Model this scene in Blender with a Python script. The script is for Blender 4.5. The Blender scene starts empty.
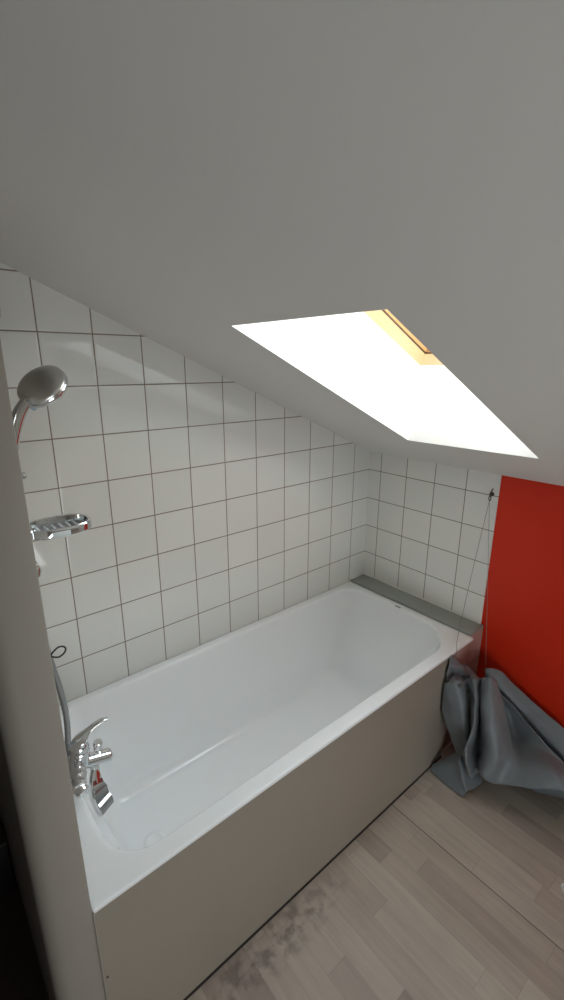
import bpy, bmesh, math
from mathutils import Vector, Matrix, noise
PI = math.pi
sc = bpy.context.scene
COL = sc.collection

# ------------------------------------------------------------------ materials
def new_mat(name):
    m = bpy.data.materials.new(name); m.use_nodes = True
    nt = m.node_tree; b = nt.nodes['Principled BSDF']
    return m, nt, b
def N(nt, t, **kw):
    n = nt.nodes.new(t)
    for k, v in kw.items():
        setattr(n, k, v)
    return n
def math_node(nt, op, a, b=None, c=None):
    n = N(nt, 'ShaderNodeMath', operation=op)
    for i, v in enumerate((a, b, c)):
        if v is None: continue
        if isinstance(v, (int, float)): n.inputs[i].default_value = v
        else: nt.links.new(v, n.inputs[i])
    return n.outputs[0]
def mixcol(nt, fac, a, b, mode='MIX'):
    n = N(nt, 'ShaderNodeMix', data_type='RGBA', blend_type=mode)
    for s, v in ((n.inputs[0], fac), (n.inputs[6], a), (n.inputs[7], b)):
        if isinstance(v, (int, float)): s.default_value = v
        elif isinstance(v, tuple): s.default_value = v if len(v) == 4 else v + (1,)
        else: nt.links.new(v, s)
    return n.outputs[2]
def s2l(r, g, b):
    f = lambda c: (c/255/12.92) if c/255 <= .04045 else ((c/255+.055)/1.055)**2.4
    return (f(r), f(g), f(b))
def obj_xyz(nt):
    tc = N(nt, 'ShaderNodeTexCoord'); sp = N(nt, 'ShaderNodeSeparateXYZ')
    nt.links.new(tc.outputs['Object'], sp.inputs[0])
    return tc.outputs['Object'], sp.outputs
def noise_tex(nt, vec, scale, detail=3, rough=.5):
    n = N(nt, 'ShaderNodeTexNoise'); n.inputs['Scale'].default_value = scale
    n.inputs['Detail'].default_value = detail; n.inputs['Roughness'].default_value = rough
    nt.links.new(vec, n.inputs['Vector'])
    return n.outputs['Fac']
def bump(nt, b, h, strength, dist):
    n = N(nt, 'ShaderNodeBump'); n.inputs['Strength'].default_value = strength
    n.inputs['Distance'].default_value = dist
    nt.links.new(h, n.inputs['Height']); nt.links.new(n.outputs[0], b.inputs['Normal'])
    return n
def simple(name, col, rough=.5, metal=0, spec=.5, mottled=0, mscale=4, bumpy=0, bscale=300):
    m, nt, b = new_mat(name)
    b.inputs['Roughness'].default_value = rough; b.inputs['Metallic'].default_value = metal
    b.inputs['Specular IOR Level'].default_value = spec
    v, _ = obj_xyz(nt)
    n = noise_tex(nt, v, mscale, 4)
    lo = tuple(c*(1-mottled) for c in col); hi = tuple(min(1, c*(1+mottled)) for c in col)
    nt.links.new(mixcol(nt, n, lo, hi), b.inputs['Base Color'])
    if bumpy:
        bump(nt, b, noise_tex(nt, v, bscale, 3), bumpy, .002)
    return m

def tile_mat(name, axis, off, pitch, zoff, zpitch, base, grout, dark=1.0):
    m, nt, b = new_mat(name)
    v, xyz = obj_xyz(nt)
    u = math_node(nt, 'ADD', xyz[axis], 100*pitch - off)
    w = math_node(nt, 'ADD', xyz[2], 100*zpitch - zoff)
    du = math_node(nt, 'PINGPONG', u, pitch/2); dw = math_node(nt, 'PINGPONG', w, zpitch/2)
    d = math_node(nt, 'MINIMUM', du, dw)
    # grout mask: 1 in the joint
    mr = N(nt, 'ShaderNodeMapRange'); mr.inputs[1].default_value = .0014; mr.inputs[2].default_value = .0022
    mr.inputs[3].default_value = 1; mr.inputs[4].default_value = 0
    nt.links.new(d, mr.inputs[0]); g = mr.outputs[0]
    # per tile noise
    iu = math_node(nt, 'FLOOR', math_node(nt, 'DIVIDE', u, pitch)); iw = math_node(nt, 'FLOOR', math_node(nt, 'DIVIDE', w, zpitch))
    cb = N(nt, 'ShaderNodeCombineXYZ'); nt.links.new(iu, cb.inputs[0]); nt.links.new(iw, cb.inputs[1])
    wn = N(nt, 'ShaderNodeTexWhiteNoise', noise_dimensions='3D'); nt.links.new(cb.outputs[0], wn.inputs['Vector'])
    c2 = tuple(c*.955 for c in base)
    tcol = mixcol(nt, wn.outputs['Value'], base, c2)
    gn = noise_tex(nt, v, 6, 2)
    gcol = mixcol(nt, gn, tuple(c*.75 for c in grout), tuple(c*1.25 for c in grout))
    nt.links.new(mixcol(nt, g, tcol, gcol), b.inputs['Base Color'])
    rr = N(nt, 'ShaderNodeMapRange'); rr.inputs[3].default_value = .045; rr.inputs[4].default_value = .8
    nt.links.new(g, rr.inputs[0]); nt.links.new(rr.outputs[0], b.inputs['Roughness'])
    b.inputs['Specular IOR Level'].default_value = .5
    # small tilt of each tile and a pillowed edge
    hm = N(nt, 'ShaderNodeMapRange'); hm.inputs[1].default_value = .0008; hm.inputs[2].default_value = .006
    nt.links.new(d, hm.inputs[0])
    bn = N(nt, 'ShaderNodeBump'); bn.inputs['Strength'].default_value = .5; bn.inputs['Distance'].default_value = .0012
    nt.links.new(hm.outputs[0], bn.inputs['Height'])
    vs = N(nt, 'ShaderNodeVectorMath', operation='SUBTRACT'); vs.inputs[1].default_value = (.5, .5, .5)
    nt.links.new(wn.outputs['Color'], vs.inputs[0])
    sc_ = N(nt, 'ShaderNodeVectorMath', operation='SCALE'); sc_.inputs['Scale'].default_value = .009
    nt.links.new(vs.outputs[0], sc_.inputs[0])
    ad = N(nt, 'ShaderNodeVectorMath', operation='ADD'); nt.links.new(bn.outputs[0], ad.inputs[0]); nt.links.new(sc_.outputs[0], ad.inputs[1])
    nm = N(nt, 'ShaderNodeVectorMath', operation='NORMALIZE'); nt.links.new(ad.outputs[0], nm.inputs[0])
    nt.links.new(nm.outputs[0], b.inputs['Normal'])
    return m

def floor_mat():
    m, nt, b = new_mat('vinyl_planks')
    v, xyz = obj_xyz(nt)
    W_, L_ = .072, .47
    u = math_node(nt, 'DIVIDE', math_node(nt, 'ADD', xyz[0], 50*W_ + .615), W_)
    iu = math_node(nt, 'FLOOR', u); fu = math_node(nt, 'FRACT', u)
    wn1 = N(nt, 'ShaderNodeTexWhiteNoise', noise_dimensions='1D'); nt.links.new(iu, wn1.inputs['W'])
    vv = math_node(nt, 'ADD', math_node(nt, 'DIVIDE', math_node(nt, 'ADD', xyz[1], 50), L_), wn1.outputs['Value'])
    iv = math_node(nt, 'FLOOR', vv); fv = math_node(nt, 'FRACT', vv)
    cb = N(nt, 'ShaderNodeCombineXYZ'); nt.links.new(iu, cb.inputs[0]); nt.links.new(iv, cb.inputs[1])
    wn = N(nt, 'ShaderNodeTexWhiteNoise', noise_dimensions='3D'); nt.links.new(cb.outputs[0], wn.inputs['Vector'])
    ramp = N(nt, 'ShaderNodeValToRGB')
    e = ramp.color_ramp.elements
    e[0].position = 0; e[0].color = FLOOR[0] + (1,)
    e[1].position = 1; e[1].color = FLOOR[2] + (1,)
    e2 = e.new(.35); e2.color = FLOOR[1] + (1,)
    nt.links.new(wn.outputs['Value'], ramp.inputs[0])
    # grain running along the plank (y)
    mp = N(nt, 'ShaderNodeMapping'); mp.inputs['Scale'].default_value = (28, 2.2, 1)
    ad = N(nt, 'ShaderNodeVectorMath', operation='ADD'); nt.links.new(v, ad.inputs[0]); nt.links.new(wn.outputs['Color'], ad.inputs[1])
    nt.links.new(ad.outputs[0], mp.inputs[0])
    g = noise_tex(nt, mp.outputs[0], 1.6, 6, .62)
    gr = N(nt, 'ShaderNodeMapRange'); gr.inputs[1].default_value = .3; gr.inputs[2].default_value = .7
    gr.inputs[3].default_value = .88; gr.inputs[4].default_value = 1.09
    nt.links.new(g, gr.inputs[0])
    col = mixcol(nt, 1.0, ramp.outputs[0], gr.outputs[0], 'MULTIPLY')
    # cloudy wear
    cl = noise_tex(nt, v, 5, 3)
    cr = N(nt, 'ShaderNodeMapRange'); cr.inputs[3].default_value = .86; cr.inputs[4].default_value = 1.12
    nt.links.new(cl, cr.inputs[0]); col = mixcol(nt, 1.0, col, cr.outputs[0], 'MULTIPLY')
    # joints
    ju = math_node(nt, 'PINGPONG', fu, .5); jv = math_node(nt, 'PINGPONG', fv, .5)
    a = math_node(nt, 'LESS_THAN', ju, .012); c = math_node(nt, 'LESS_THAN', jv, .0025)
    j = math_node(nt, 'MULTIPLY', math_node(nt, 'MAXIMUM', a, c), .20)
    col = mixcol(nt, j, col, (.10, .085, .075))
    sd = math_node(nt, 'LESS_THAN', math_node(nt, 'ABSOLUTE', math_node(nt, 'ADD', xyz[0], .615)), .0022)
    col = mixcol(nt, math_node(nt, 'MULTIPLY', sd, .6), col, (.06, .05, .045))
    # grimy scuffs along the foot of the bath
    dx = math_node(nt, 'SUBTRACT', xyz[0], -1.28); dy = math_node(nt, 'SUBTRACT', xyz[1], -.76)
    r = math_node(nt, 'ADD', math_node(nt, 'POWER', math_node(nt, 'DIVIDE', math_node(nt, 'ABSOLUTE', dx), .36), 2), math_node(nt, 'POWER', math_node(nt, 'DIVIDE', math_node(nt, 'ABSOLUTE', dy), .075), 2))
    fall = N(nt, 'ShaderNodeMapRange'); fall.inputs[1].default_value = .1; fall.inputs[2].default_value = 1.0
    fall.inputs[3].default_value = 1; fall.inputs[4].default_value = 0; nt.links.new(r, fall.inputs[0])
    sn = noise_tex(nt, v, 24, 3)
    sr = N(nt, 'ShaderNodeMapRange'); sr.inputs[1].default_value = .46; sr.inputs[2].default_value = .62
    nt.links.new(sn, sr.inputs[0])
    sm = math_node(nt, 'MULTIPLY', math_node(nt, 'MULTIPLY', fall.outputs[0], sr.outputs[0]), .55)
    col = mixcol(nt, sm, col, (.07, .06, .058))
    nt.links.new(col, b.inputs['Base Color'])
    b.inputs['Roughness'].default_value = .48; b.inputs['Specular IOR Level'].default_value = .35
    bump(nt, b, g, .08, .001)
    return m

def wood_mat():
    m, nt, b = new_mat('varnished_pine')
    v, xyz = obj_xyz(nt)
    mp = N(nt, 'ShaderNodeMapping'); mp.inputs['Scale'].default_value = (6, 60, 60); nt.links.new(v, mp.inputs[0])
    n = noise_tex(nt, mp.outputs[0], 1.2, 4)
    nt.links.new(mixcol(nt, n, WOOD[0], WOOD[1]), b.inputs['Base Color'])
    b.inputs['Roughness'].default_value = .4
    return m

def curtain_mat():
    m, nt, b = new_mat('grey_curtain_cloth')
    v, xyz = obj_xyz(nt)
    n = noise_tex(nt, v, 900, 2); n2 = noise_tex(nt, v, 9, 3)
    c = mixcol(nt, n2, tuple(x*.92 for x in CURT), tuple(x*1.06 for x in CURT))
    uv = N(nt, 'ShaderNodeUVMap'); uv.uv_map = 'UVMap'
    sp = N(nt, 'ShaderNodeSeparateXYZ'); nt.links.new(uv.outputs[0], sp.inputs[0])
    d = math_node(nt, 'ABSOLUTE', math_node(nt, 'SUBTRACT', sp.outputs[1], .155))
    st = math_node(nt, 'LESS_THAN', d, .008)
    c = mixcol(nt, math_node(nt, 'MULTIPLY', st, .45), c, tuple(x*.35 for x in CURT))
    nt.links.new(c, b.inputs['Base Color'])
    b.inputs['Roughness'].default_value = .46; b.inputs['Specular IOR Level'].default_value = .45
    b.inputs['Sheen Weight'].default_value = .1
    bump(nt, b, n, .10, .0006)
    return m

def pane_mat():
    m = bpy.data.materials.new('window_glass'); m.use_nodes = True
    nt = m.node_tree; nt.nodes.clear()
    o = N(nt, 'ShaderNodeOutputMaterial'); t = N(nt, 'ShaderNodeBsdfTransparent'); g = N(nt, 'ShaderNodeBsdfGlossy')
    t.inputs[0].default_value = (.95, .98, .97, 1); g.inputs['Roughness'].default_value = .02
    lw = N(nt, 'ShaderNodeLayerWeight'); lw.inputs[0].default_value = .5
    fr = math_node(nt, 'ADD', math_node(nt, 'MULTIPLY', math_node(nt, 'POWER', lw.outputs['Facing'], 5), .7), .04)
    mx = N(nt, 'ShaderNodeMixShader')
    nt.links.new(fr, mx.inputs[0]); nt.links.new(t.outputs[0], mx.inputs[1]); nt.links.new(g.outputs[0], mx.inputs[2])
    nt.links.new(mx.outputs[0], o.inputs[0])
    return m

# ------------------------------------------------------------------ mesh helpers
def add_box(bm, lo, hi, bev=0, seg=2):
    r = bmesh.ops.create_cube(bm, size=1)
    vs = r['verts']
    for v in vs:
        v.co = Vector([lo[i] + (v.co[i]+.5)*(hi[i]-lo[i]) for i in range(3)])
    if bev:
        es = list({e for v in vs for e in v.link_edges})
        bmesh.ops.bevel(bm, geom=es, offset=bev, segments=seg, affect='EDGES', profile=.5)
def frame_of(t, up=Vector((0, 0, 1))):
    t = t.normalized()
    if abs(t.dot(up)) > .95: up = Vector((0, 1, 0))
    a = t.cross(up).normalized(); return a, a.cross(t).normalized()
def catmull(P, n):
    P = [Vector(p) for p in P]; out = []
    for i in range(len(P)-1):
        p0 = P[i-1] if i else P[0]*2-P[1]; p1, p2 = P[i], P[i+1]
        p3 = P[i+2] if i+2 < len(P) else P[-1]*2-P[-2]
        for k in range(n):
            t = k/n
            out.append(.5*((2*p1)+(p2-p0)*t+(2*p0-5*p1+4*p2-p3)*t*t+(3*p1-p0-3*p2+p3)*t**3))
    out.append(P[-1]); return out
def add_tube(bm, P, rad, seg=14, closed=False, flat=1.0, caps=True):
    """tube along P; rad a number or list (r) or list of (ra, rb)"""
    P = [Vector(p) for p in P]; n = len(P); rings = []
    a_prev = None
    for i, p in enumerate(P):
        if closed: t = P[(i+1) % n]-P[i-1]
        else: t = P[min(i+1, n-1)]-P[max(i-1, 0)]
        t.normalize()
        if a_prev is None: a, b = frame_of(t)
        else:
            a = (a_prev - t*a_prev.dot(t)).normalized(); b = a.cross(t).normalized()
        a_prev = a
        r = rad[i] if isinstance(rad, (list, tuple)) else rad
        ra, rb = r if isinstance(r, (list, tuple)) else (r, r*flat)
        rings.append([bm.verts.new(p + a*math.cos(2*PI*k/seg)*ra + b*math.sin(2*PI*k/seg)*rb) for k in range(seg)])
    m = n if closed else n-1
    for i in range(m):
        A, B = rings[i], rings[(i+1) % n]
        for k in range(seg):
            bm.faces.new((A[k], A[(k+1) % seg], B[(k+1) % seg], B[k]))
    if not closed and caps:
        bm.faces.new(list(reversed(rings[0]))); bm.faces.new(rings[-1])
def add_lathe(bm, org, axis, prof, seg=40):
    """prof: (distance along axis, radius)"""
    org = Vector(org); ax = Vector(axis).normalized(); a, b = frame_of(ax); rings = []
    for h, r in prof:
        rings.append([bm.verts.new(org+ax*h+(a*math.cos(2*PI*k/seg)+b*math.sin(2*PI*k/seg))*max(r, 1e-4)) for k in range(seg)])
    for A, B in zip(rings, rings[1:]):
        for k in range(seg): bm.faces.new((A[k], A[(k+1) % seg], B[(k+1) % seg], B[k]))
    bm.faces.new(list(reversed(rings[0]))); bm.faces.new(rings[-1])
def add_loft(bm, rings, cap0=True, cap1=True, close=True):
    R = [[bm.verts.new(p) for p in r] for r in rings]; n = len(R[0])
    for A, B in zip(R, R[1:]):
        for k in range(n if close else n-1):
            bm.faces.new((A[k], A[(k+1) % n], B[(k+1) % n], B[k]))
    if cap0: bm.faces.new(list(reversed(R[0])))
    if cap1: bm.faces.new(R[-1])
def obj(name, bm, mat, parent=None, smooth=True, sharp=35):
    bmesh.ops.recalc_face_normals(bm, faces=bm.faces)
    me = bpy.data.meshes.new(name); bm.to_mesh(me); bm.free()
    me.materials.append(mat)
    if smooth:
        me.shade_smooth() if hasattr(me, 'shade_smooth') else None
        try: me.set_sharp_from_angle(angle=math.radians(sharp))
        except Exception: pass
    o = bpy.data.objects.new(name, me); COL.objects.link(o)
    if parent:
        o.parent = parent
        o.matrix_parent_inverse = Matrix.Translation(parent.location).inverted()
    return o
def tag(o, label, cat, group=None):
    o['label'] = label; o['category'] = cat
    if group: o['group'] = group
    return o
def thing(name, label, cat, loc=(0, 0, 0)):
    o = bpy.data.objects.new(name, None); COL.objects.link(o); o.location = loc; o.empty_display_size = .05
    return tag(o, label, cat)
def struct(name, bm, mat, parent=None, **kw):
    o = obj(name, bm, mat, parent, **kw)
    if not parent: o['kind'] = 'structure'
    return o
def rrect(x0, x1, y0, y1, r, z, n=14, rfr=None):
    pts = []
    q = r if rfr is None else rfr          # own radius for the front right corner
    for cx, cy, a0, r in ((x1-r, y1-r, 0, r), (x0+r, y1-r, PI/2, r), (x0+r, y0+r, PI, r), (x1-q, y0+q, 3*PI/2, q)):
        for k in range(n+1):
            a = a0+PI/2*k/n
            pts.append(Vector((cx+r*math.cos(a), cy+r*math.sin(a), z)))
    return pts
def BM(): return bmesh.new()

WCOL = (.86, .94, 1.0, 1); WSTR = 1.5
SKYP = 58; SUNP = 30; SUND = (.40, -.72, -.56); FILLP = 16; FILLC = (.93, .98, 1.0); EXPO = 0.0

# ------------------------------------------------------------------ colours
FLOOR = [s2l(158, 143, 132), s2l(180, 166, 153), s2l(192, 180, 166)]
WOOD = [s2l(222, 190, 142), s2l(234, 208, 166)]
CURT = s2l(116, 123, 127)
M_tile_b = tile_mat('white_tiles_long_wall', 0, -.1191, .153, .690, .152, s2l(221, 221, 216), s2l(126, 112, 98))
M_tile_e = tile_mat('white_tiles_end_wall', 1, -.0759, .153, .690, .152, s2l(226, 224, 218), s2l(128, 118, 106))
M_tile_s = tile_mat('red_tinted_tiles_skirt', 0, -.105, .153, .545, .152, s2l(190, 160, 150), s2l(112, 96, 88))  # pinkish base colour stands in for the red wall reflected in white tiles
M_ceil = simple('ceiling_paint', s2l(214, 212, 207), .8, spec=.2, mottled=.025, mscale=3, bumpy=.06, bscale=120)
M_lining = simple('shaft_lining_paint', s2l(250, 250, 249), .7, spec=.2, mottled=.01)
M_part = simple('partition_paint', s2l(146, 140, 131), .6, spec=.3, mottled=.03, mscale=6, bumpy=.12, bscale=45)
M_red = simple('red_paint', s2l(206, 44, 16), .5, spec=.35, mottled=.05, mscale=4, bumpy=.08, bscale=90)
M_plain = simple('plain_wall_paint', s2l(190, 184, 175), .7, mottled=.03)
M_dark = simple('shaded_wall_colour', s2l(50, 42, 36), .8, mottled=.1)  # dark colour stands in for the lack of light in the side room
M_enamel = simple('white_bath_enamel', s2l(243, 245, 246), .16, spec=.5, mottled=.008)
M_apron = simple('beige_bath_panel', s2l(152, 144, 132), .42, spec=.4, mottled=.02)
M_ledge = simple('grey_ledge_tile', s2l(148, 152, 146), .45, mottled=.05, mscale=20)
M_caulk = simple('white_sealant', s2l(225, 224, 218), .5)
M_chrome = simple('polished_chrome', (.78, .79, .80), .07, 1.0, mottled=.02)
M_satin = simple('brushed_chrome', (.74, .75, .74), .28, 1.0, mottled=.06, mscale=30)
M_dchrome = simple('reflection_dark_chrome', (.34, .35, .35), .16, 1.0, mottled=.05)
M_hose = simple('grey_hose_plastic', s2l(150, 152, 153), .28, .7, mottled=.03)
M_frost = simple('frosted_dish_plastic', s2l(205, 213, 214), .35, mottled=.02)
M_black = simple('black_rubber', s2l(32, 30, 30), .6, mottled=.1)
M_bin = simple('black_plastic', s2l(14, 13, 14), .55, mottled=.1)
M_hook = simple('tarnished_metal', s2l(96, 88, 80), .4, .8, mottled=.2, mscale=60)
M_cord = simple('thin_grey_cord', s2l(140, 136, 130), .7, mottled=.1)
M_cord_w = simple('white_cord', s2l(225, 225, 222), .6, mottled=.03)
M_dummy = None
M_shadow = simple('shadow_gap', s2l(40, 34, 30), .9, mottled=.1)
M_button = simple('pale_blue_plastic', s2l(150, 165, 180), .4)
M_grey = simple('grey_print', s2l(120, 124, 126), .5)
M_bead = simple('aged_sealant', s2l(150, 144, 134), .6)
M_gask = simple('brown_gasket', s2l(92, 62, 36), .7)
M_floor = floor_mat(); M_wood = wood_mat(); M_carpet = simple('dark_brown_carpet', s2l(58, 46, 40), .95, mottled=.15, mscale=40, bumpy=.3, bscale=400); M_curt = curtain_mat(); M_pane = pane_mat()
M_sash = simple('sash_wood', s2l(222, 178, 122), .4, mottled=.05, mscale=20)
M_roof = simple('grey_roof_covering', s2l(80, 78, 76), .8, mottled=.1)

# ------------------------------------------------------------------ setting
SL = .4375; Z0 = 1.239
cz = lambda x: Z0 - SL*x
XA, YB = -3.2, -3.0                       # room reaches behind the camera
def quad_prism(bm, x0, x1, y0, y1, za, zb):
    """box between two height functions"""
    v = [bm.verts.new((x, y, f(x))) for f in (za, zb) for x, y in ((x0, y0), (x1, y0), (x1, y1), (x0, y1))]
    for q in ((3, 2, 1, 0), (4, 5, 6, 7), (0, 1, 5, 4), (1, 2, 6, 5), (2, 3, 7, 6), (3, 0, 4, 7)):
        bm.faces.new([v[i] for i in q])
bm = BM(); add_box(bm, (XA, YB, -.05), (.12, .12, 0)); struct('floor', bm, M_floor, smooth=False)
bm = BM(); add_box(bm, (XA, -.85, -.001), (-1.81, 0, .004)); struct('floor_side', bm, M_carpet, smooth=False)
# long tiled wall
bm = BM(); quad_prism(bm, -1.79, 0, 0, .12, lambda x: 0, lambda x: cz(x)+.02); struct('wall_back', bm, M_tile_b, smooth=False)
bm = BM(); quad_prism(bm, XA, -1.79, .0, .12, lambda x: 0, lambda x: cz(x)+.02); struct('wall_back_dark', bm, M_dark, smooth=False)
# end wall: tiles beside the bath, red paint beyond
bm = BM(); quad_prism(bm, 0, .12, -.678, .12, lambda x: 0, lambda x: cz(0)+.02); struct('wall_end', bm, M_tile_e, smooth=False)
bm = BM(); quad_prism(bm, .006, .12, YB, -1.55, lambda x: 0, lambda x: cz(0)+.02); struct('wall_right_plain', bm, M_plain, smooth=False)
bm = BM(); quad_prism(bm, .006, .12, -1.55, -.678, lambda x: 0, lambda x: cz(0)+.02); struct('wall_right', bm, M_red, smooth=False)
# partition with softly rounded plaster corner
bm = BM()
zt = lambda x: cz(x)+.02
prof = [(-1.718, -.708), (-1.720, -.710)] + [(-1.777-.033*math.sin(a), -.677-.033*math.cos(a)) for a in [PI/2*k/8 for k in range(9)]] + [(-1.81, -.002), (-1.718, -.002)]
lo = [bm.verts.new((x, y, 0)) for x, y in prof]; hi = [bm.verts.new((x, y, zt(x))) for x, y in prof]
n = len(prof)
for i in range(n): bm.faces.new((lo[i], lo[(i+1) % n], hi[(i+1) % n], hi[i]))
bm.faces.new(lo); bm.faces.new(hi)
struct('wall_left', bm, M_part, sharp=50)
# far side of the side room
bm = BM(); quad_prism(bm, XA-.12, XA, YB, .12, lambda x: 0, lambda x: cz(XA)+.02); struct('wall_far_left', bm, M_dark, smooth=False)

bm = BM(); quad_prism(bm, XA, .12, YB-.12, YB, lambda x: 0, lambda x: cz(x)+.02); struct('wall_front', bm, M_plain, smooth=False)

# sloping ceiling slab with the roof-window shaft
H = [(-1.183, -.508), (-1.183, -.974), (-.340, -.937), (-.336, -.453)]     # hole at the ceiling: up-left, up-right, down-right, down-left
DZ = .296
T = []
for i, (x, y) in enumerate(H):
    z = cz(x)
    T.append((x + (.13*DZ if i >= 2 else .30*DZ), y, z+DZ + (-SL*(.13 if i >= 2 else .30)*DZ)))
bm = BM()
def ring(z_of, pts): return [bm.verts.new((p[0], p[1], p[2] if len(p) == 3 else z_of(p[0]))) for p in pts]
outer = [(XA, .12), (XA, YB), (.12, YB), (.12, .12)]
o0 = ring(cz, outer); h0 = ring(cz, H)
o1 = ring(lambda x: cz(x)+DZ, outer); h1 = ring(None, T)
for i in range(4):
    j = (i+1) % 4
    bm.faces.new((o0[i], o0[j], h0[j], h0[i])); bm.faces.new((o1[i], h1[i], h1[j], o1[j]))
    bm.faces.new((o0[i], o1[i], o1[j], o0[j]))
struct('ceiling', bm, M_ceil, smooth=False)
bm = BM(); h0 = ring(cz, H); h1 = ring(None, T)
for i in range(4):
    j = (i+1) % 4; bm.faces.new((h0[i], h0[j], h1[j], h1[i]))
struct('trim_1', bm, M_lining, smooth=False)           # plastered reveal of the roof window

# roof window: frame, sash, pane
nrm = Vector((SL, 0, 1)).normalized(); sx = Vector((1, 0, -SL)).normalized()
Tv = [Vector(p) for p in T]; cen = sum(Tv, Vector())/4
win = bpy.data.objects.new('window_1', None); COL.objects.link(win); win.location = cen; win['kind'] = 'structure'
def inset(pts, d):
    """shift each edge of the window rectangle inwards by d"""
    s = [(1, -1), (1, 1), (-1, 1), (-1, -1)]
    return [p + sx*(a*d) + Vector((0, b*d, 0)) for p, (a, b) in zip(pts, s)]
def ring_prism(bm, outer, inner, h, inner_top=None):
    it = inner_top or inner
    o0 = [bm.verts.new(p) for p in outer]; i0 = [bm.verts.new(p) for p in inner]
    o1 = [bm.verts.new(p+nrm*h) for p in outer]; i1 = [bm.verts.new(p+nrm*h) for p in it]
    for k in range(4):
        j = (k+1) % 4
        bm.faces.new((o0[k], o0[j], i0[j], i0[k])); bm.faces.new((o1[k], i1[k], i1[j], o1[j]))
        bm.faces.new((o0[k], o1[k], o1[j], o0[j])); bm.faces.new((i0[k], i0[j], i1[j], i1[k]))
bm = BM(); ring_prism(bm, inset(Tv, -.05), Tv, .034, inset(Tv, .022)); obj('window_frame', bm, M_wood, win, smooth=False)
up = [p+nrm*.0385 for p in Tv]
bm = BM(); ring_prism(bm, inset(up, -.03), inset(up, .0235), .055, inset(up, .060)); s_ = obj('sash', bm, M_sash, win, smooth=False)
up2 = [p+nrm*.090 for p in Tv]
bm = BM(); q = [bm.verts.new(p) for p in inset(up2, .040)]; bm.faces.new(q); obj('pane', bm, M_pane, win, smooth=False)
# dark gasket between frame and sash
bm = BM(); g0 = [p+nrm*.034 for p in Tv]; ring_prism(bm, inset(g0, -.03), inset(g0, .0265), .0045); obj('gasket', bm, M_gask, win, smooth=False)

# ledge, sealant, tiled skirt
bm = BM(); add_box(bm, (-.111, -.692, .540), (0, 0, .556), .0015); struct('trim_2', bm, M_ledge)
bm = BM(); add_box(bm, (-.006, -.678, .553), (.0, 0, .561), .0025); add_box(bm, (-.114, -.008, .553), (0, 0, .561), .0025)
struct('trim_3', bm, M_caulk)
bm = BM(); add_box(bm, (-.262, -.690, 0), (.004, -.672, .540)); struct('trim_4', bm, M_tile_s, smooth=False)
# thin dark strip standing in for the shadow where the panel meets the floor
bm = BM(); add_box(bm, (-1.715, -.7035, 0), (-.262, -.690, .011)); struct('trim_5', bm, M_shadow, smooth=False)
# sealant bead between partition and bath
bm = BM(); add_tube(bm, [(-1.716, -.709, .0), (-1.716, -.709, .25), (-1.716, -.709, .54)], .0022, 8); struct('trim_6', bm, M_bead)

# ------------------------------------------------------------------ bathtub
tub = thing('bathtub', 'long white built-in bathtub with beige front panel along the tiled wall', 'bathtub', (-.92, -.35, 0))
X0, X1, Y0, Y1, ZR = -1.717, -.111, -.706, -.001, .545
def lerp(a, b, t): return a+(b-a)*t
bm = BM()
rings = [rrect(X0, X1, Y0, Y1, .004, ZR-.012), rrect(X0, X1, Y0, Y1, .004, ZR-.004), rrect(X0+.001, X1-.001, Y0+.001, Y1-.001, .004, ZR-.001), rrect(X0+.005, X1-.005, Y0+.005, Y1-.005, .006, ZR)]
top = (-1.640, -.156, -.652, -.040, .105)
bot = (-1.500, -.450, -.530, -.150, .085)
for q_, z_ in ((.014, .0), (.009, .0008), (.004, .0028), (.001, .006)): rings.append(rrect(top[0]-q_, top[1]+q_, top[2]-q_, top[3]+q_, top[4]+q_, ZR-z_, rfr=.175+q_))
zb = .145
def rrect_y(a, z): return rrect(a[0], a[1], a[2], a[3], a[4], z)
NW = 16
for k in range(NW+1):
    t = k/NW
    # depth fraction and inward fraction: steep wall that turns into the floor with a soft cove
    ang = t*PI/2
    d = t if t < .72 else .72+.28*math.sin((t-.72)/.28*PI/2)
    i = .60*(t/.72)**1.15 if t < .72 else .60+.40*(1-math.cos((t-.72)/.28*PI/2))
    a = [lerp(p, q, i) for p, q in zip(top, bot)]
    rings.append(rrect(a[0], a[1], a[2], a[3], a[4], ZR-.008-(ZR-.008-zb)*min(1, d/1.0), rfr=lerp(.175, .10, i)))
rings.append(rrect(bot[0]+.03, bot[1]-.03, bot[2]+.03, bot[3]-.03, .075, zb-.002))
rings.append(rrect(bot[0]+.12, bot[1]-.12, bot[2]+.12, bot[3]-.12, .05, zb-.004))
rings.append(rrect(bot[0]+.165, bot[1]-.3, bot[2]+.165, bot[3]-.165, .009, zb-.006))
add_loft(bm, rings, cap0=False)
shell = obj('shell', bm, M_enamel, tub, sharp=60)
bm = BM(); add_box(bm, (-1.716, -.702, .005), (-.262, -.668, .534)); 
panel = obj('front_panel', bm, M_apron, tub, smooth=False)
panel['label'] = 'flat beige front panel'
bm = BM(); add_lathe(bm, (-1.7061, -.7015, .3157), (0, -1, 0), [(0, .0028), (.0012, .0028), (.0016, .0014)], 14); obj('screw', bm, M_black, panel)
bm = BM(); add_lathe(bm, (-1.435, -.347, zb-.004), (0, 0, 1), [(0, .036), (.004, .036), (.007, .031), (.008, .024), (.0055, .020), (.0055, .001)], 40); dr = obj('drain_cover', bm, M_enamel, tub); dr['label'] = 'round white drain cover'
bm = BM(); add_box(bm, (-.1465, -.352, ZR-.001), (-.1385, -.322, ZR+.001), .0008); obj('emblem', bm, M_grey, tub)

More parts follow.
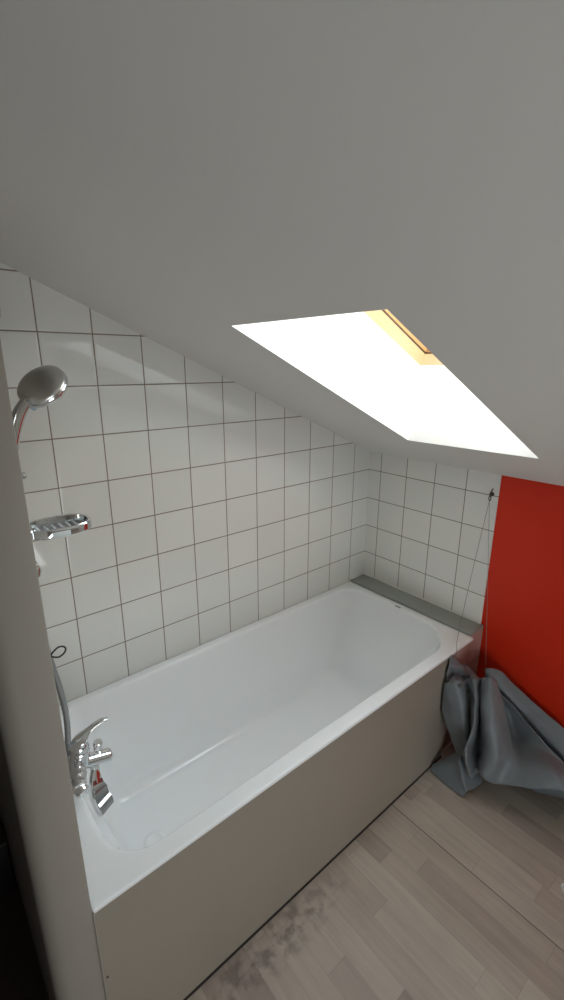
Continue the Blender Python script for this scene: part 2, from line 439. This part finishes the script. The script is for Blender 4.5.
# ------------------------------------------------------------------ bath mixer
mix = thing('bath_mixer', 'chrome single-lever bath mixer mounted above the near end of the bathtub', 'tap', (-1.718, -.35, .6))
bm = BM()
add_tube(bm, catmull([(-1.650, -.440, .600), (-1.648, -.425, .600), (-1.642, -.395, .602), (-1.638, -.35, .604), (-1.640, -.305, .602), (-1.648, -.270, .600)], 5),
         [.017]*6+[.019]*4+[.022]*4+[.026]*7+[.022]*5, 22)
add_lathe(bm, (-1.627, -.352, .590), (.1, 0, 1), [(0, .018), (.008, .026), (.035, .0275), (.052, .027), (.055, .0255), (.058, .0265), (.072, .024), (.083, .016), (.087, .006)], 32)
body = obj('body', bm, M_chrome, mix)
for yy in (-.425, -.275):
    bm = BM()
    add_lathe(bm, (-1.7175, yy, .600), (1, 0, 0), [(0, .031), (.004, .031), (.010, .026), (.013, .014), (.050, .0135)], 32)
    w_ = obj('wall_union', bm, M_chrome, mix)
    bm = BM(); add_lathe(bm, (-1.680, yy, .600), (1, 0, 0), [(0, .015), (.002, .0185), (.020, .0185), (.022, .015)], 6); obj('nut', bm, M_chrome, w_, smooth=False)
bm = BM()
add_lathe(bm, (-1.652, -.420, .598), (.25, -1, -.35), [(0, .014), (.004, .018), (.024, .018), (.030, .015), (.033, .008)], 24)
obj('end_cap', bm, M_chrome, mix)
# lever: broad teardrop foot rising into a thin curved tip
bm = BM()
P = catmull([(-1.640, -.352, .652), (-1.618, -.352, .668), (-1.600, -.353, .685), (-1.580, -.354, .698), (-1.558, -.355, .704), (-1.538, -.356, .702)], 6)
R_ = []
for i in range(len(P)):
    t = i/(len(P)-1)
    wv = .010+.014*math.exp(-((t-.22)/.20)**2); hv = .0055+.012*math.exp(-((t-.15)/.22)**2)
    if t > .92: wv *= .75; hv *= .75
    R_.append((wv, hv))
add_tube(bm, P, R_, 20); obj('lever', bm, M_chrome, mix)
# outlet block towards the bath with the diverter knob on top
bm = BM()
P = catmull([(-1.630, -.35, .598), (-1.605, -.35, .592), (-1.580, -.35, .585), (-1.553, -.35, .577), (-1.540, -.35, .573)], 4)
add_tube(bm, P, [(.021, .019)]*(len(P)-3)+[(.0208, .0188), (.019, .017), (.014, .012)], 24); outlet = obj('outlet', bm, M_chrome, mix)
bm = BM(); add_lathe(bm, (-1.574, -.35, .596), (.08, 0, 1), [(0, .010), (.008, .010), (.011, .006), (.018, .0065), (.021, .0125), (.036, .014), (.042, .0115), (.0445, .004)], 24); obj('diverter_knob', bm, M_chrome, outlet)
# spout: short neck, then a broad flat flared mouth hanging down towards the bath
bm = BM()
P = catmull([(-1.590, -.352, .580), (-1.590, -.358, .560), (-1.595, -.372, .543), (-1.598, -.388, .520), (-1.594, -.402, .492), (-1.588, -.412, .462)], 5)
R_ = [(lerp(.011, .026, min(1, max(0, (i/(len(P)-1)-.25)/.4))), lerp(.010, .0085, i/(len(P)-1))) for i in range(len(P))]
def add_flat(bm, P, R, seg=16):
    rings = []
    wd = Vector((.86, .45, .0)).normalized()
    for i, p in enumerate(P):
        t = (P[min(i+1, len(P)-1)]-P[max(i-1, 0)]).normalized()
        a = (wd-t*wd.dot(t)).normalized(); b = a.cross(t).normalized(); rings.append([])
        for k in range(seg):
            an = 2*PI*k/seg; c, s = math.cos(an), math.sin(an)
            e = .45
            rings[-1].append(p+a*R[i][0]*math.copysign(abs(c)**e, c)+b*R[i][1]*math.copysign(abs(s)**e, s))
    add_loft(bm, rings)
add_flat(bm, P, R_); spout = obj('spout', bm, M_chrome, mix, sharp=40)
bm = BM()  # zigzag of darker chrome imitating reflections in the flat spout face
wd = Vector((.86, .45, .0)).normalized(); k0 = len(P)-15; rows = []
for q_ in range(9):
    i = min(len(P)-1, k0+int(round(q_*14/8))); t = (P[min(i+1, len(P)-1)]-P[max(i-1, 0)]).normalized()
    a = (wd-t*wd.dot(t)).normalized(); nb = a.cross(t).normalized()
    if nb.y > 0: nb = -nb
    off = .0092 + (.0045 if q_ in (2, 3, 6, 7) else .0)
    wq = max(.004, R_[i][0]-.004)
    rows.append([P[i]-a*wq+nb*(off-.012), P[i]-a*wq+nb*off, P[i]+a*wq+nb*off, P[i]+a*wq+nb*(off-.012)])
add_loft(bm, rows); m_ = obj('spout_reflection_ribs', bm, M_dchrome, spout, smooth=False); m_['label'] = 'dark ribs imitating reflections on the spout face'

# ------------------------------------------------------------------ shower set
bm = BM()
HP = catmull([(-1.652, -.345, .640), (-1.645, -.35, .690), (-1.640, -.35, .768), (-1.645, -.35, .849), (-1.655, -.35, .935), (-1.668, -.352, 1.05), (-1.678, -.355, 1.2), (-1.680, -.365, 1.34), (-1.681, -.385, 1.43), (-1.681, -.398, 1.468)], 10)
add_tube(bm, HP, [.0075+.0006*(i % 2) for i in range(len(HP))], 12)
hose = obj('shower_hose', bm, M_hose); tag(hose, 'grey shower hose rising from the chrome bath mixer beside the partition', 'hose')

rail = thing('shower_rail', 'chrome shower rail with slider on the inner face of the partition', 'rail', (-1.718, -.425, 1.2))
bm = BM(); add_tube(bm, [(-1.685, -.425, 1.20), (-1.685, -.425, 1.5), (-1.685, -.425, 1.80)], .0095, 16); obj('bar', bm, M_chrome, rail)
for zz in (1.235, 1.775):
    bm = BM(); add_lathe(bm, (-1.7175, -.425, zz), (1, 0, 0), [(0, .020), (.006, .020), (.010, .016), (.034, .015), (.046, .0165), (.052, .012)], 24)
    add_lathe(bm, (-1.670, -.428, zz-.026), (0, 0, 1), [(0, .004), (.003, .009), (.018, .011), (.028, .008)], 16); obj('bracket', bm, M_chrome, rail)
bm = BM(); add_lathe(bm, (-1.685, -.425, 1.485), (0, 0, 1), [(0, .013), (.003, .017), (.045, .017), (.048, .013)], 24)
add_tube(bm, [(-1.685, -.425, 1.508), (-1.682, -.412, 1.508), (-1.678, -.402, 1.508)], .012, 16); sl = obj('slider', bm, M_chrome, rail)
bm = BM(); add_lathe(bm, (-1.672, -.425, 1.44), (1, 0, .1), [(0, .005), (.006, .008), (.012, .006)], 16); obj('clip', bm, M_chrome, rail)

hs = thing('hand_shower', 'chrome hand shower with wide round head tilted down, in its holder', 'shower head', (-1.681, -.40, 1.47))
nf = Vector((.570, .450, -.690)).normalized(); hc = Vector((-1.600, -.400, 1.625))
bm = BM(); add_lathe(bm, hc-nf*.014, nf, [(0, .004), (.001, .020), (.0035, .036), (.0075, .0475), (.012, .0520), (.016, .0530), (.019, .0520), (.0205, .050)], 56); head = obj('head', bm, M_satin, hs, sharp=50)
bm = BM(); add_lathe(bm, hc+nf*.0025, nf, [(0, .0525), (.003, .0540), (.009, .0540), (.012, .052), (.0125, .048)], 56); obj('face_rim', bm, M_chrome, head)
bm = BM(); add_lathe(bm, hc+nf*.012, nf, [(0, .0465), (.003, .0455), (.0035, .041), (.0035, .001)], 40); fp = obj('spray_face', bm, M_frost, head)
bm = BM()
P = catmull([tuple(hc+Vector((.012, 0, .001))), (-1.612, -.400, 1.612), (-1.632, -.400, 1.592), (-1.650, -.400, 1.565), (-1.664, -.400, 1.53), (-1.674, -.400, 1.495), (-1.681, -.400, 1.462)], 6)
R_ = [(lerp(.020, .0125, min(1, i/(len(P)-1)*1.6)), lerp(.008, .0135, min(1, i/(len(P)-1)*2))) for i in range(len(P))]
add_tube(bm, P, R_, 20); obj('handle', bm, M_chrome, hs)
bm = BM(); add_lathe(bm, (-1.624, -.405, 1.583), (.5, -.2, -.85), [(0, .007), (.006, .007), (.011, .005), (.012, .002)], 16); obj('selector_button', bm, M_button, hs)

# soap dish on the rail: chrome hoop with frosted tray
dish = thing('soap_dish', 'oval chrome rimmed soap dish clipped to the shower rail', 'soap dish', (-1.60, -.40, 1.30))
def oval(cx, cy, rx, ry, z, n=48, e=.72):
    return [Vector((cx+rx*math.copysign(abs(math.cos(2*PI*k/n))**e, math.cos(2*PI*k/n)), cy+ry*math.copysign(abs(math.sin(2*PI*k/n))**e, math.sin(2*PI*k/n)), z)) for k in range(n)]
bm = BM()
add_loft(bm, [oval(-1.605, -.40, .066, .050, 1.297), oval(-1.605, -.40, .070, .052, 1.300), oval(-1.605, -.40, .070, .052, 1.315), oval(-1.605, -.40, .068, .050, 1.318), oval(-1.605, -.40, .063, .045, 1.317), oval(-1.605, -.40, .061, .043, 1.303), oval(-1.605, -.40, .050, .034, 1.300)])
obj('bowl', bm, M_chrome, dish)
bm = BM(); rings = []
for z, s in ((1.296, 1.0), (1.299, 1.035), (1.311, 1.035)):
    rings.append([Vector((-1.605+.0705*s*math.cos(a)*1.0, -.40+.0525*s*math.sin(a), z)) for a in [PI*1.03+PI*.52*k/18 for k in range(19)]])
for z, s in ((1.311, 1.005), (1.299, 1.005), (1.296, .97)):
    rings.append([Vector((-1.605+.0705*s*math.cos(a)*1.0, -.40+.0525*s*math.sin(a), z)) for a in [PI*1.03+PI*.52*k/18 for k in range(19)]])
rings.append(rings[0])
add_loft(bm, rings, False, False, close=False); f_ = obj('frosted_front', bm, M_frost, dish); f_['label'] = 'pale frosted front panel'
bm = BM()
for k in range(6):
    x = -1.645+k*.016; add_box(bm, (x-.003, -.434, 1.3005), (x+.003, -.366, 1.3045), .001)
obj('rib_grid', bm, M_frost, dish)
bm = BM(); add_tube(bm, [(-1.685, -.425, 1.305), (-1.675, -.415, 1.305), (-1.662, -.408, 1.305)], .010, 14); add_lathe(bm, (-1.685, -.425, 1.288), (0, 0, 1), [(0, .0135), (.034, .0135)], 20); obj('clip', bm, M_chrome, dish)

# black hair tie on the hose
bm = BM(); P = []
A_, B_ = Vector((-1.655, -.358, .962)), Vector((-1.620, -.362, .968))
c_ = (A_+B_)/2; ax = (B_-A_)/2
for k in range(28):
    a = 2*PI*k/28
    wv = .0125*math.sin(a)*(1-.45*max(0, -math.cos(a))**1)
    P.append(c_+ax*math.cos(a)+Vector((.12, .25, 1)).normalized()*wv)
add_tube(bm, P, .0022, 10, closed=True); tie = obj('hair_tie', bm, M_black); tag(tie, 'small black looped hair tie hanging above the shower hose by the partition', 'hair tie')

# ------------------------------------------------------------------ hook and cord on the end wall
hook = thing('wall_hook', 'small tarnished metal hook on the tiles near the red wall', 'hook', (0, -.652, 1.152))
bm = BM(); add_lathe(bm, (0, -.652, 1.152), (-1, 0, 0), [(0, .009), (.003, .009), (.005, .006)], 16); obj('plate', bm, M_hook, hook)
bm = BM(); add_tube(bm, catmull([(-.003, -.652, 1.152), (-.016, -.652, 1.150), (-.026, -.654, 1.156), (-.028, -.660, 1.170), (-.024, -.664, 1.182)], 5), .0028, 10)
add_tube(bm, catmull([(-.018, -.652, 1.150), (-.022, -.650, 1.138), (-.016, -.652, 1.126), (-.011, -.654, 1.138), (-.018, -.652, 1.150)], 4), .0022, 8); obj('hook_arm', bm, M_hook, hook)
bm = BM(); add_tube(bm, catmull([(-.017, -.652, 1.127), (-.10, -.668, .935), (-.18, -.684, .735), (-.236, -.697, .575), (-.252, -.7085, .548), (-.258, -.7125, .535), (-.264, -.718, .49)], 6), .0011, 6)
add_tube(bm, catmull([(-.017, -.652, 1.127), (-.013, -.664, 1.0), (-.010, -.690, .75), (-.010, -.722, .45), (-.02, -.735, .38)], 6), .0010, 6)
cord = obj('hanging_cord', bm, M_cord); tag(cord, 'thin grey cord looped from the wall hook down to the curtain', 'cord')

# ------------------------------------------------------------------ crumpled shower curtain
MAIN = [
 [(-0.332,-0.682,0.417), (-0.329,-0.709,0.319), (-0.319,-0.741,0.220), (-0.292,-0.773,0.125), (-0.274,-0.803,0.052)],
 [(-0.331,-0.728,0.443), (-0.340,-0.765,0.361), (-0.325,-0.790,0.258), (-0.308,-0.813,0.165), (-0.302,-0.838,0.078)],
 [(-0.305,-0.759,0.454), (-0.325,-0.796,0.383), (-0.317,-0.818,0.273), (-0.309,-0.833,0.181), (-0.315,-0.860,0.095)],
 [(-0.237,-0.760,0.421), (-0.237,-0.786,0.319), (-0.231,-0.797,0.197), (-0.271,-0.807,0.117), (-0.297,-0.831,0.070)],
 [(-0.265,-0.799,0.472), (-0.314,-0.837,0.408), (-0.351,-0.857,0.311), (-0.379,-0.854,0.221), (-0.372,-0.883,0.123)],
 [(-0.236,-0.802,0.459), (-0.279,-0.834,0.387), (-0.288,-0.845,0.266), (-0.299,-0.847,0.165), (-0.331,-0.884,0.105)],
 [(-0.209,-0.802,0.446), (-0.221,-0.817,0.345), (-0.224,-0.835,0.220), (-0.252,-0.855,0.141), (-0.302,-0.882,0.104)],
 [(-0.235,-0.825,0.472), (-0.293,-0.855,0.408), (-0.315,-0.887,0.311), (-0.325,-0.910,0.229), (-0.353,-0.920,0.140)],
 [(-0.243,-0.850,0.495), (-0.289,-0.895,0.418), (-0.310,-0.931,0.316), (-0.324,-0.954,0.224), (-0.350,-0.939,0.134)],
 [(-0.200,-0.857,0.464), (-0.209,-0.897,0.376), (-0.227,-0.936,0.270), (-0.267,-0.967,0.207), (-0.316,-0.971,0.123)],
 [(-0.118,-0.845,0.357), (-0.088,-0.882,0.255), (-0.125,-0.929,0.193), (-0.234,-1.001,0.193), (-0.298,-1.021,0.142)],
 [(-0.130,-0.911,0.337), (-0.109,-0.955,0.267), (-0.136,-1.005,0.220), (-0.234,-1.060,0.216), (-0.279,-1.082,0.166)],
 [(-0.130,-0.985,0.285), (-0.124,-1.029,0.255), (-0.139,-1.068,0.226), (-0.227,-1.115,0.232), (-0.252,-1.138,0.186)],
 [(-0.127,-1.078,0.226), (-0.125,-1.104,0.216), (-0.141,-1.129,0.204), (-0.200,-1.158,0.212), (-0.232,-1.178,0.197)],
 [(-0.106,-1.214,0.169), (-0.129,-1.221,0.169), (-0.153,-1.228,0.169), (-0.171,-1.240,0.169), (-0.190,-1.253,0.167)],
 [(-0.064,-1.370,0.066), (-0.078,-1.374,0.062), (-0.091,-1.378,0.058), (-0.102,-1.384,0.051), (-0.115,-1.393,0.038)],
]
RIBBON = [
 [(-0.109,-0.770,0.428), (-0.122,-0.779,0.414), (-0.123,-0.787,0.390), (-0.129,-0.801,0.376)],
 [(-0.072,-0.818,0.422), (-0.085,-0.826,0.409), (-0.098,-0.835,0.391), (-0.108,-0.843,0.366)],
 [(-0.050,-0.899,0.366), (-0.063,-0.908,0.348), (-0.077,-0.916,0.332), (-0.087,-0.924,0.307)],
 [(-0.043,-0.982,0.326), (-0.058,-0.992,0.302), (-0.072,-1.000,0.286), (-0.083,-1.009,0.255)],
 [(-0.038,-1.076,0.285), (-0.054,-1.086,0.259), (-0.071,-1.096,0.233), (-0.083,-1.106,0.199)],
 [(-0.039,-1.182,0.239), (-0.051,-1.191,0.207), (-0.064,-1.201,0.167), (-0.078,-1.213,0.124)],
 [(-0.031,-1.358,0.170), (-0.044,-1.368,0.133), (-0.058,-1.378,0.093), (-0.070,-1.386,0.064)],
]
VALLEY = [
 [(-0.129,-0.801,0.376), (-0.110,-0.804,0.338), (-0.121,-0.817,0.352), (-0.216,-0.852,0.441)],
 [(-0.108,-0.843,0.366), (-0.077,-0.838,0.322), (-0.088,-0.844,0.317), (-0.154,-0.858,0.385)],
 [(-0.087,-0.924,0.307), (-0.060,-0.920,0.254), (-0.073,-0.927,0.241), (-0.133,-0.925,0.328)],
 [(-0.083,-1.009,0.255), (-0.050,-1.004,0.197), (-0.069,-1.013,0.185), (-0.126,-1.000,0.274)],
 [(-0.083,-1.106,0.199), (-0.061,-1.102,0.148), (-0.075,-1.102,0.137), (-0.125,-1.085,0.221)],
 [(-0.078,-1.213,0.124), (-0.052,-1.213,0.076), (-0.064,-1.216,0.078), (-0.104,-1.214,0.167)],
 [(-0.070,-1.386,0.064), (-0.056,-1.388,0.039), (-0.060,-1.387,0.032), (-0.062,-1.370,0.065)],
]
CRUMPLE = [
 [(-0.317,-0.669,0.484), (-0.309,-0.664,0.443), (-0.323,-0.684,0.432), (-0.318,-0.689,0.394)],
 [(-0.290,-0.693,0.536), (-0.307,-0.697,0.504), (-0.269,-0.687,0.437), (-0.312,-0.719,0.419)],
 [(-0.237,-0.694,0.489), (-0.288,-0.719,0.488), (-0.271,-0.723,0.444), (-0.285,-0.747,0.422)],
 [(-0.194,-0.714,0.461), (-0.237,-0.733,0.458), (-0.201,-0.729,0.404), (-0.243,-0.760,0.409)],
 [(-0.163,-0.732,0.427), (-0.177,-0.745,0.416), (-0.194,-0.760,0.409), (-0.230,-0.784,0.412)],
 [(-0.143,-0.761,0.395), (-0.155,-0.773,0.392), (-0.163,-0.782,0.387), (-0.198,-0.803,0.397)],
]
FLAP = [
 [(-0.360,-0.698,0.011), (-0.366,-0.724,0.003), (-0.372,-0.765,0.005), (-0.374,-0.812,0.003), (-0.373,-0.872,0.008)],
 [(-0.338,-0.726,0.040), (-0.350,-0.761,0.044), (-0.359,-0.791,0.038), (-0.367,-0.827,0.032), (-0.370,-0.874,0.018)],
 [(-0.306,-0.755,0.072), (-0.329,-0.786,0.081), (-0.346,-0.815,0.074), (-0.361,-0.842,0.061), (-0.368,-0.876,0.028)],
 [(-0.286,-0.785,0.109), (-0.317,-0.811,0.113), (-0.342,-0.835,0.103), (-0.362,-0.853,0.081), (-0.368,-0.879,0.037)],
 [(-0.276,-0.819,0.077), (-0.286,-0.838,0.074), (-0.301,-0.856,0.067), (-0.323,-0.870,0.053), (-0.341,-0.878,0.027)],
 [(-0.241,-0.868,0.025), (-0.248,-0.877,0.022), (-0.256,-0.886,0.018), (-0.273,-0.886,0.015), (-0.304,-0.885,0.021)],
]

def grid_patch(bm, G, nu=6, nv=6, seed=0, wr=.004, v0=0.0, v1=1.0, hang=None):
    G = [[Vector(p) for p in c] for c in G]
    cols = [catmull(c, nv) for c in G]
    rows = [catmull([c[j] for c in cols], nu) for j in range(len(cols[0]))]
    uvl = bm.loops.layers.uv.verify()
    nvv, nuu = len(rows), len(rows[0])
    V = []
    for j in range(nvv):
        V.append([])
        for i in range(nuu):
            p = rows[j][i].copy()
            w = Vector((noise.noise(p*22+Vector((seed, 0, 0))), noise.noise(p*22+Vector((0, seed+7, 0))), noise.noise(p*22+Vector((0, 0, seed+3)))))*wr
            p += w
            p.y = min(p.y, -.7135) if p.x < 0 and p.x > -.5 and p.z < .53 else min(p.y, -.709)
            p.z = max(p.z, .004); p.x = min(p.x, -.004)
            V[-1].append(bm.verts.new(p))
    for j in range(nvv-1):
        for i in range(nuu-1):
            f = bm.faces.new((V[j][i], V[j][i+1], V[j+1][i+1], V[j+1][i]))
            for l, (jj, ii) in zip(f.loops, ((j, i), (j, i+1), (j+1, i+1), (j+1, i))):
                l[uvl].uv = (ii/(nuu-1), v0+(v1-v0)*jj/(nvv-1))
bm = BM()
full = []
for c in MAIN:
    b = Vector(c[-1]); e = Vector((min(-.03, b.x+.10), b.y+.02, max(.006, b.z-.03)))
    d = Vector((min(-.02, b.x+.16), b.y+.03, .006))
    full.append([Vector(p) for p in c]+[b+Vector((.035, .005, -.004)), e, d])
grid_patch(bm, full, 7, 6, 1, .006)
grid_patch(bm, RIBBON, 7, 5, 2, .004, .3, .9)
grid_patch(bm, VALLEY, 6, 5, 6, .003, .3, .9)
grid_patch(bm, CRUMPLE, 6, 6, 3, .013, .3, .9)
grid_patch(bm, FLAP, 6, 6, 4, .004, .3, .9)
me_bm = bm
cur = obj('shower_curtain', bm, M_curt, sharp=180)
tag(cur, 'crumpled grey shower curtain heaped on the floor against the red wall', 'shower curtain')
sm = cur.modifiers.new('thickness', 'SOLIDIFY'); sm.thickness = .0022; sm.offset = 0
for p in ((-.317, -.771, .448), (-.263, -.781, .400), (-.275, -.865, .153)):
    bm = BM(); c_ = Vector(p); t = Vector((.55, .75, -.2)).normalized(); a, b = frame_of(t)
    add_tube(bm, [c_+(a*math.cos(2*PI*k/20)+b*math.sin(2*PI*k/20))*.0065-t*.002 for k in range(20)], .0022, 8, closed=True)
    obj('eyelet', bm, M_hook, cur)

# ------------------------------------------------------------------ small things
bm = BM()
add_tube(bm, catmull([(-.36, -1.34, .0045), (-.392, -1.285, .0045), (-.418, -1.254, .0045), (-.434, -1.256, .0045), (-.444, -1.272, .0045), (-.441, -1.30, .0045), (-.42, -1.345, .0045), (-.39, -1.40, .0045)], 6), .0035, 8)
wc = obj('white_cord', bm, M_cord_w); tag(wc, 'loop of thin white cord lying on the floor', 'cord')
bx = thing('storage_box', 'black box on the floor in the dark room left of the partition', 'box', (-2.06, -.12, 0))
bm = BM(); add_box(bm, (-2.24, -.10, .004), (-1.815, -.004, .205), .006); obj('body', bm, M_bin, bx)
bm = BM(); add_box(bm, (-2.245, -.104, .205), (-1.813, -.003, .218), .004); l_ = obj('lid', bm, simple('dull_grey_plastic', s2l(60, 55, 50), .5), bx)

# ------------------------------------------------------------------ camera
cam = bpy.data.cameras.new('camera'); co = bpy.data.objects.new('camera', cam); COL.objects.link(co)
cam.sensor_fit = 'HORIZONTAL'; cam.sensor_width = 36; cam.lens = 36*462.6537/564; cam.clip_start = .01
r_ = Vector((0.7642757, -0.6448862, 0.0020939)); d_ = Vector((-0.1797070, -0.2160927, -0.9596923)); f_ = Vector((0.6193448, 0.7330932, -0.2810450))
Mx = Matrix((( r_.x, -d_.x, -f_.x, -1.86128), (r_.y, -d_.y, -f_.y, -1.50264), (r_.z, -d_.z, -f_.z, 1.66659), (0, 0, 0, 1)))
co.matrix_world = Mx; sc.camera = co

# ------------------------------------------------------------------ light
w = bpy.data.worlds.new('world'); sc.world = w; w.use_nodes = True
bg = w.node_tree.nodes['Background']; bg.inputs[0].default_value = WCOL; bg.inputs[1].default_value = WSTR
def area(name, loc, aim, size, power, col, sy=None):
    l = bpy.data.lights.new(name, 'AREA'); l.energy = power; l.size = size; l.color = col
    if sy: l.shape = 'RECTANGLE'; l.size_y = sy
    o = bpy.data.objects.new(name, l); COL.objects.link(o); o.location = loc
    o.rotation_euler = (Vector(aim)-Vector(loc)).to_track_quat('-Z', 'Y').to_euler(); return o
c_ = cen
area('sky_through_roof_window', c_+nrm*.55+Vector((.30, .12, 0)), c_, 1.3, SKYP, (.80, .91, 1.0), 1.1)
sl_ = bpy.data.lights.new('sun', 'SUN'); sl_.energy = SUNP; sl_.angle = math.radians(3); sl_.color = (1, .98, .95)
sl_.color = (.95, .98, 1.0)
so = bpy.data.objects.new('sun', sl_); COL.objects.link(so)
so.rotation_euler = Vector(SUND).to_track_quat('-Z', 'Y').to_euler()
area('fill_light_behind', (-1.65, -2.65, .40), (-.9, -1.1, 1.7), 1.0, FILLP, FILLC)  # added fill lamp, unseen behind the camera, brightens the ceiling
sc.view_settings.view_transform = 'Standard'; sc.view_settings.look = 'None'
sc.view_settings.exposure = EXPO
sc.cycles.max_bounces = 10; sc.cycles.diffuse_bounces = 6; sc.cycles.use_denoising = True
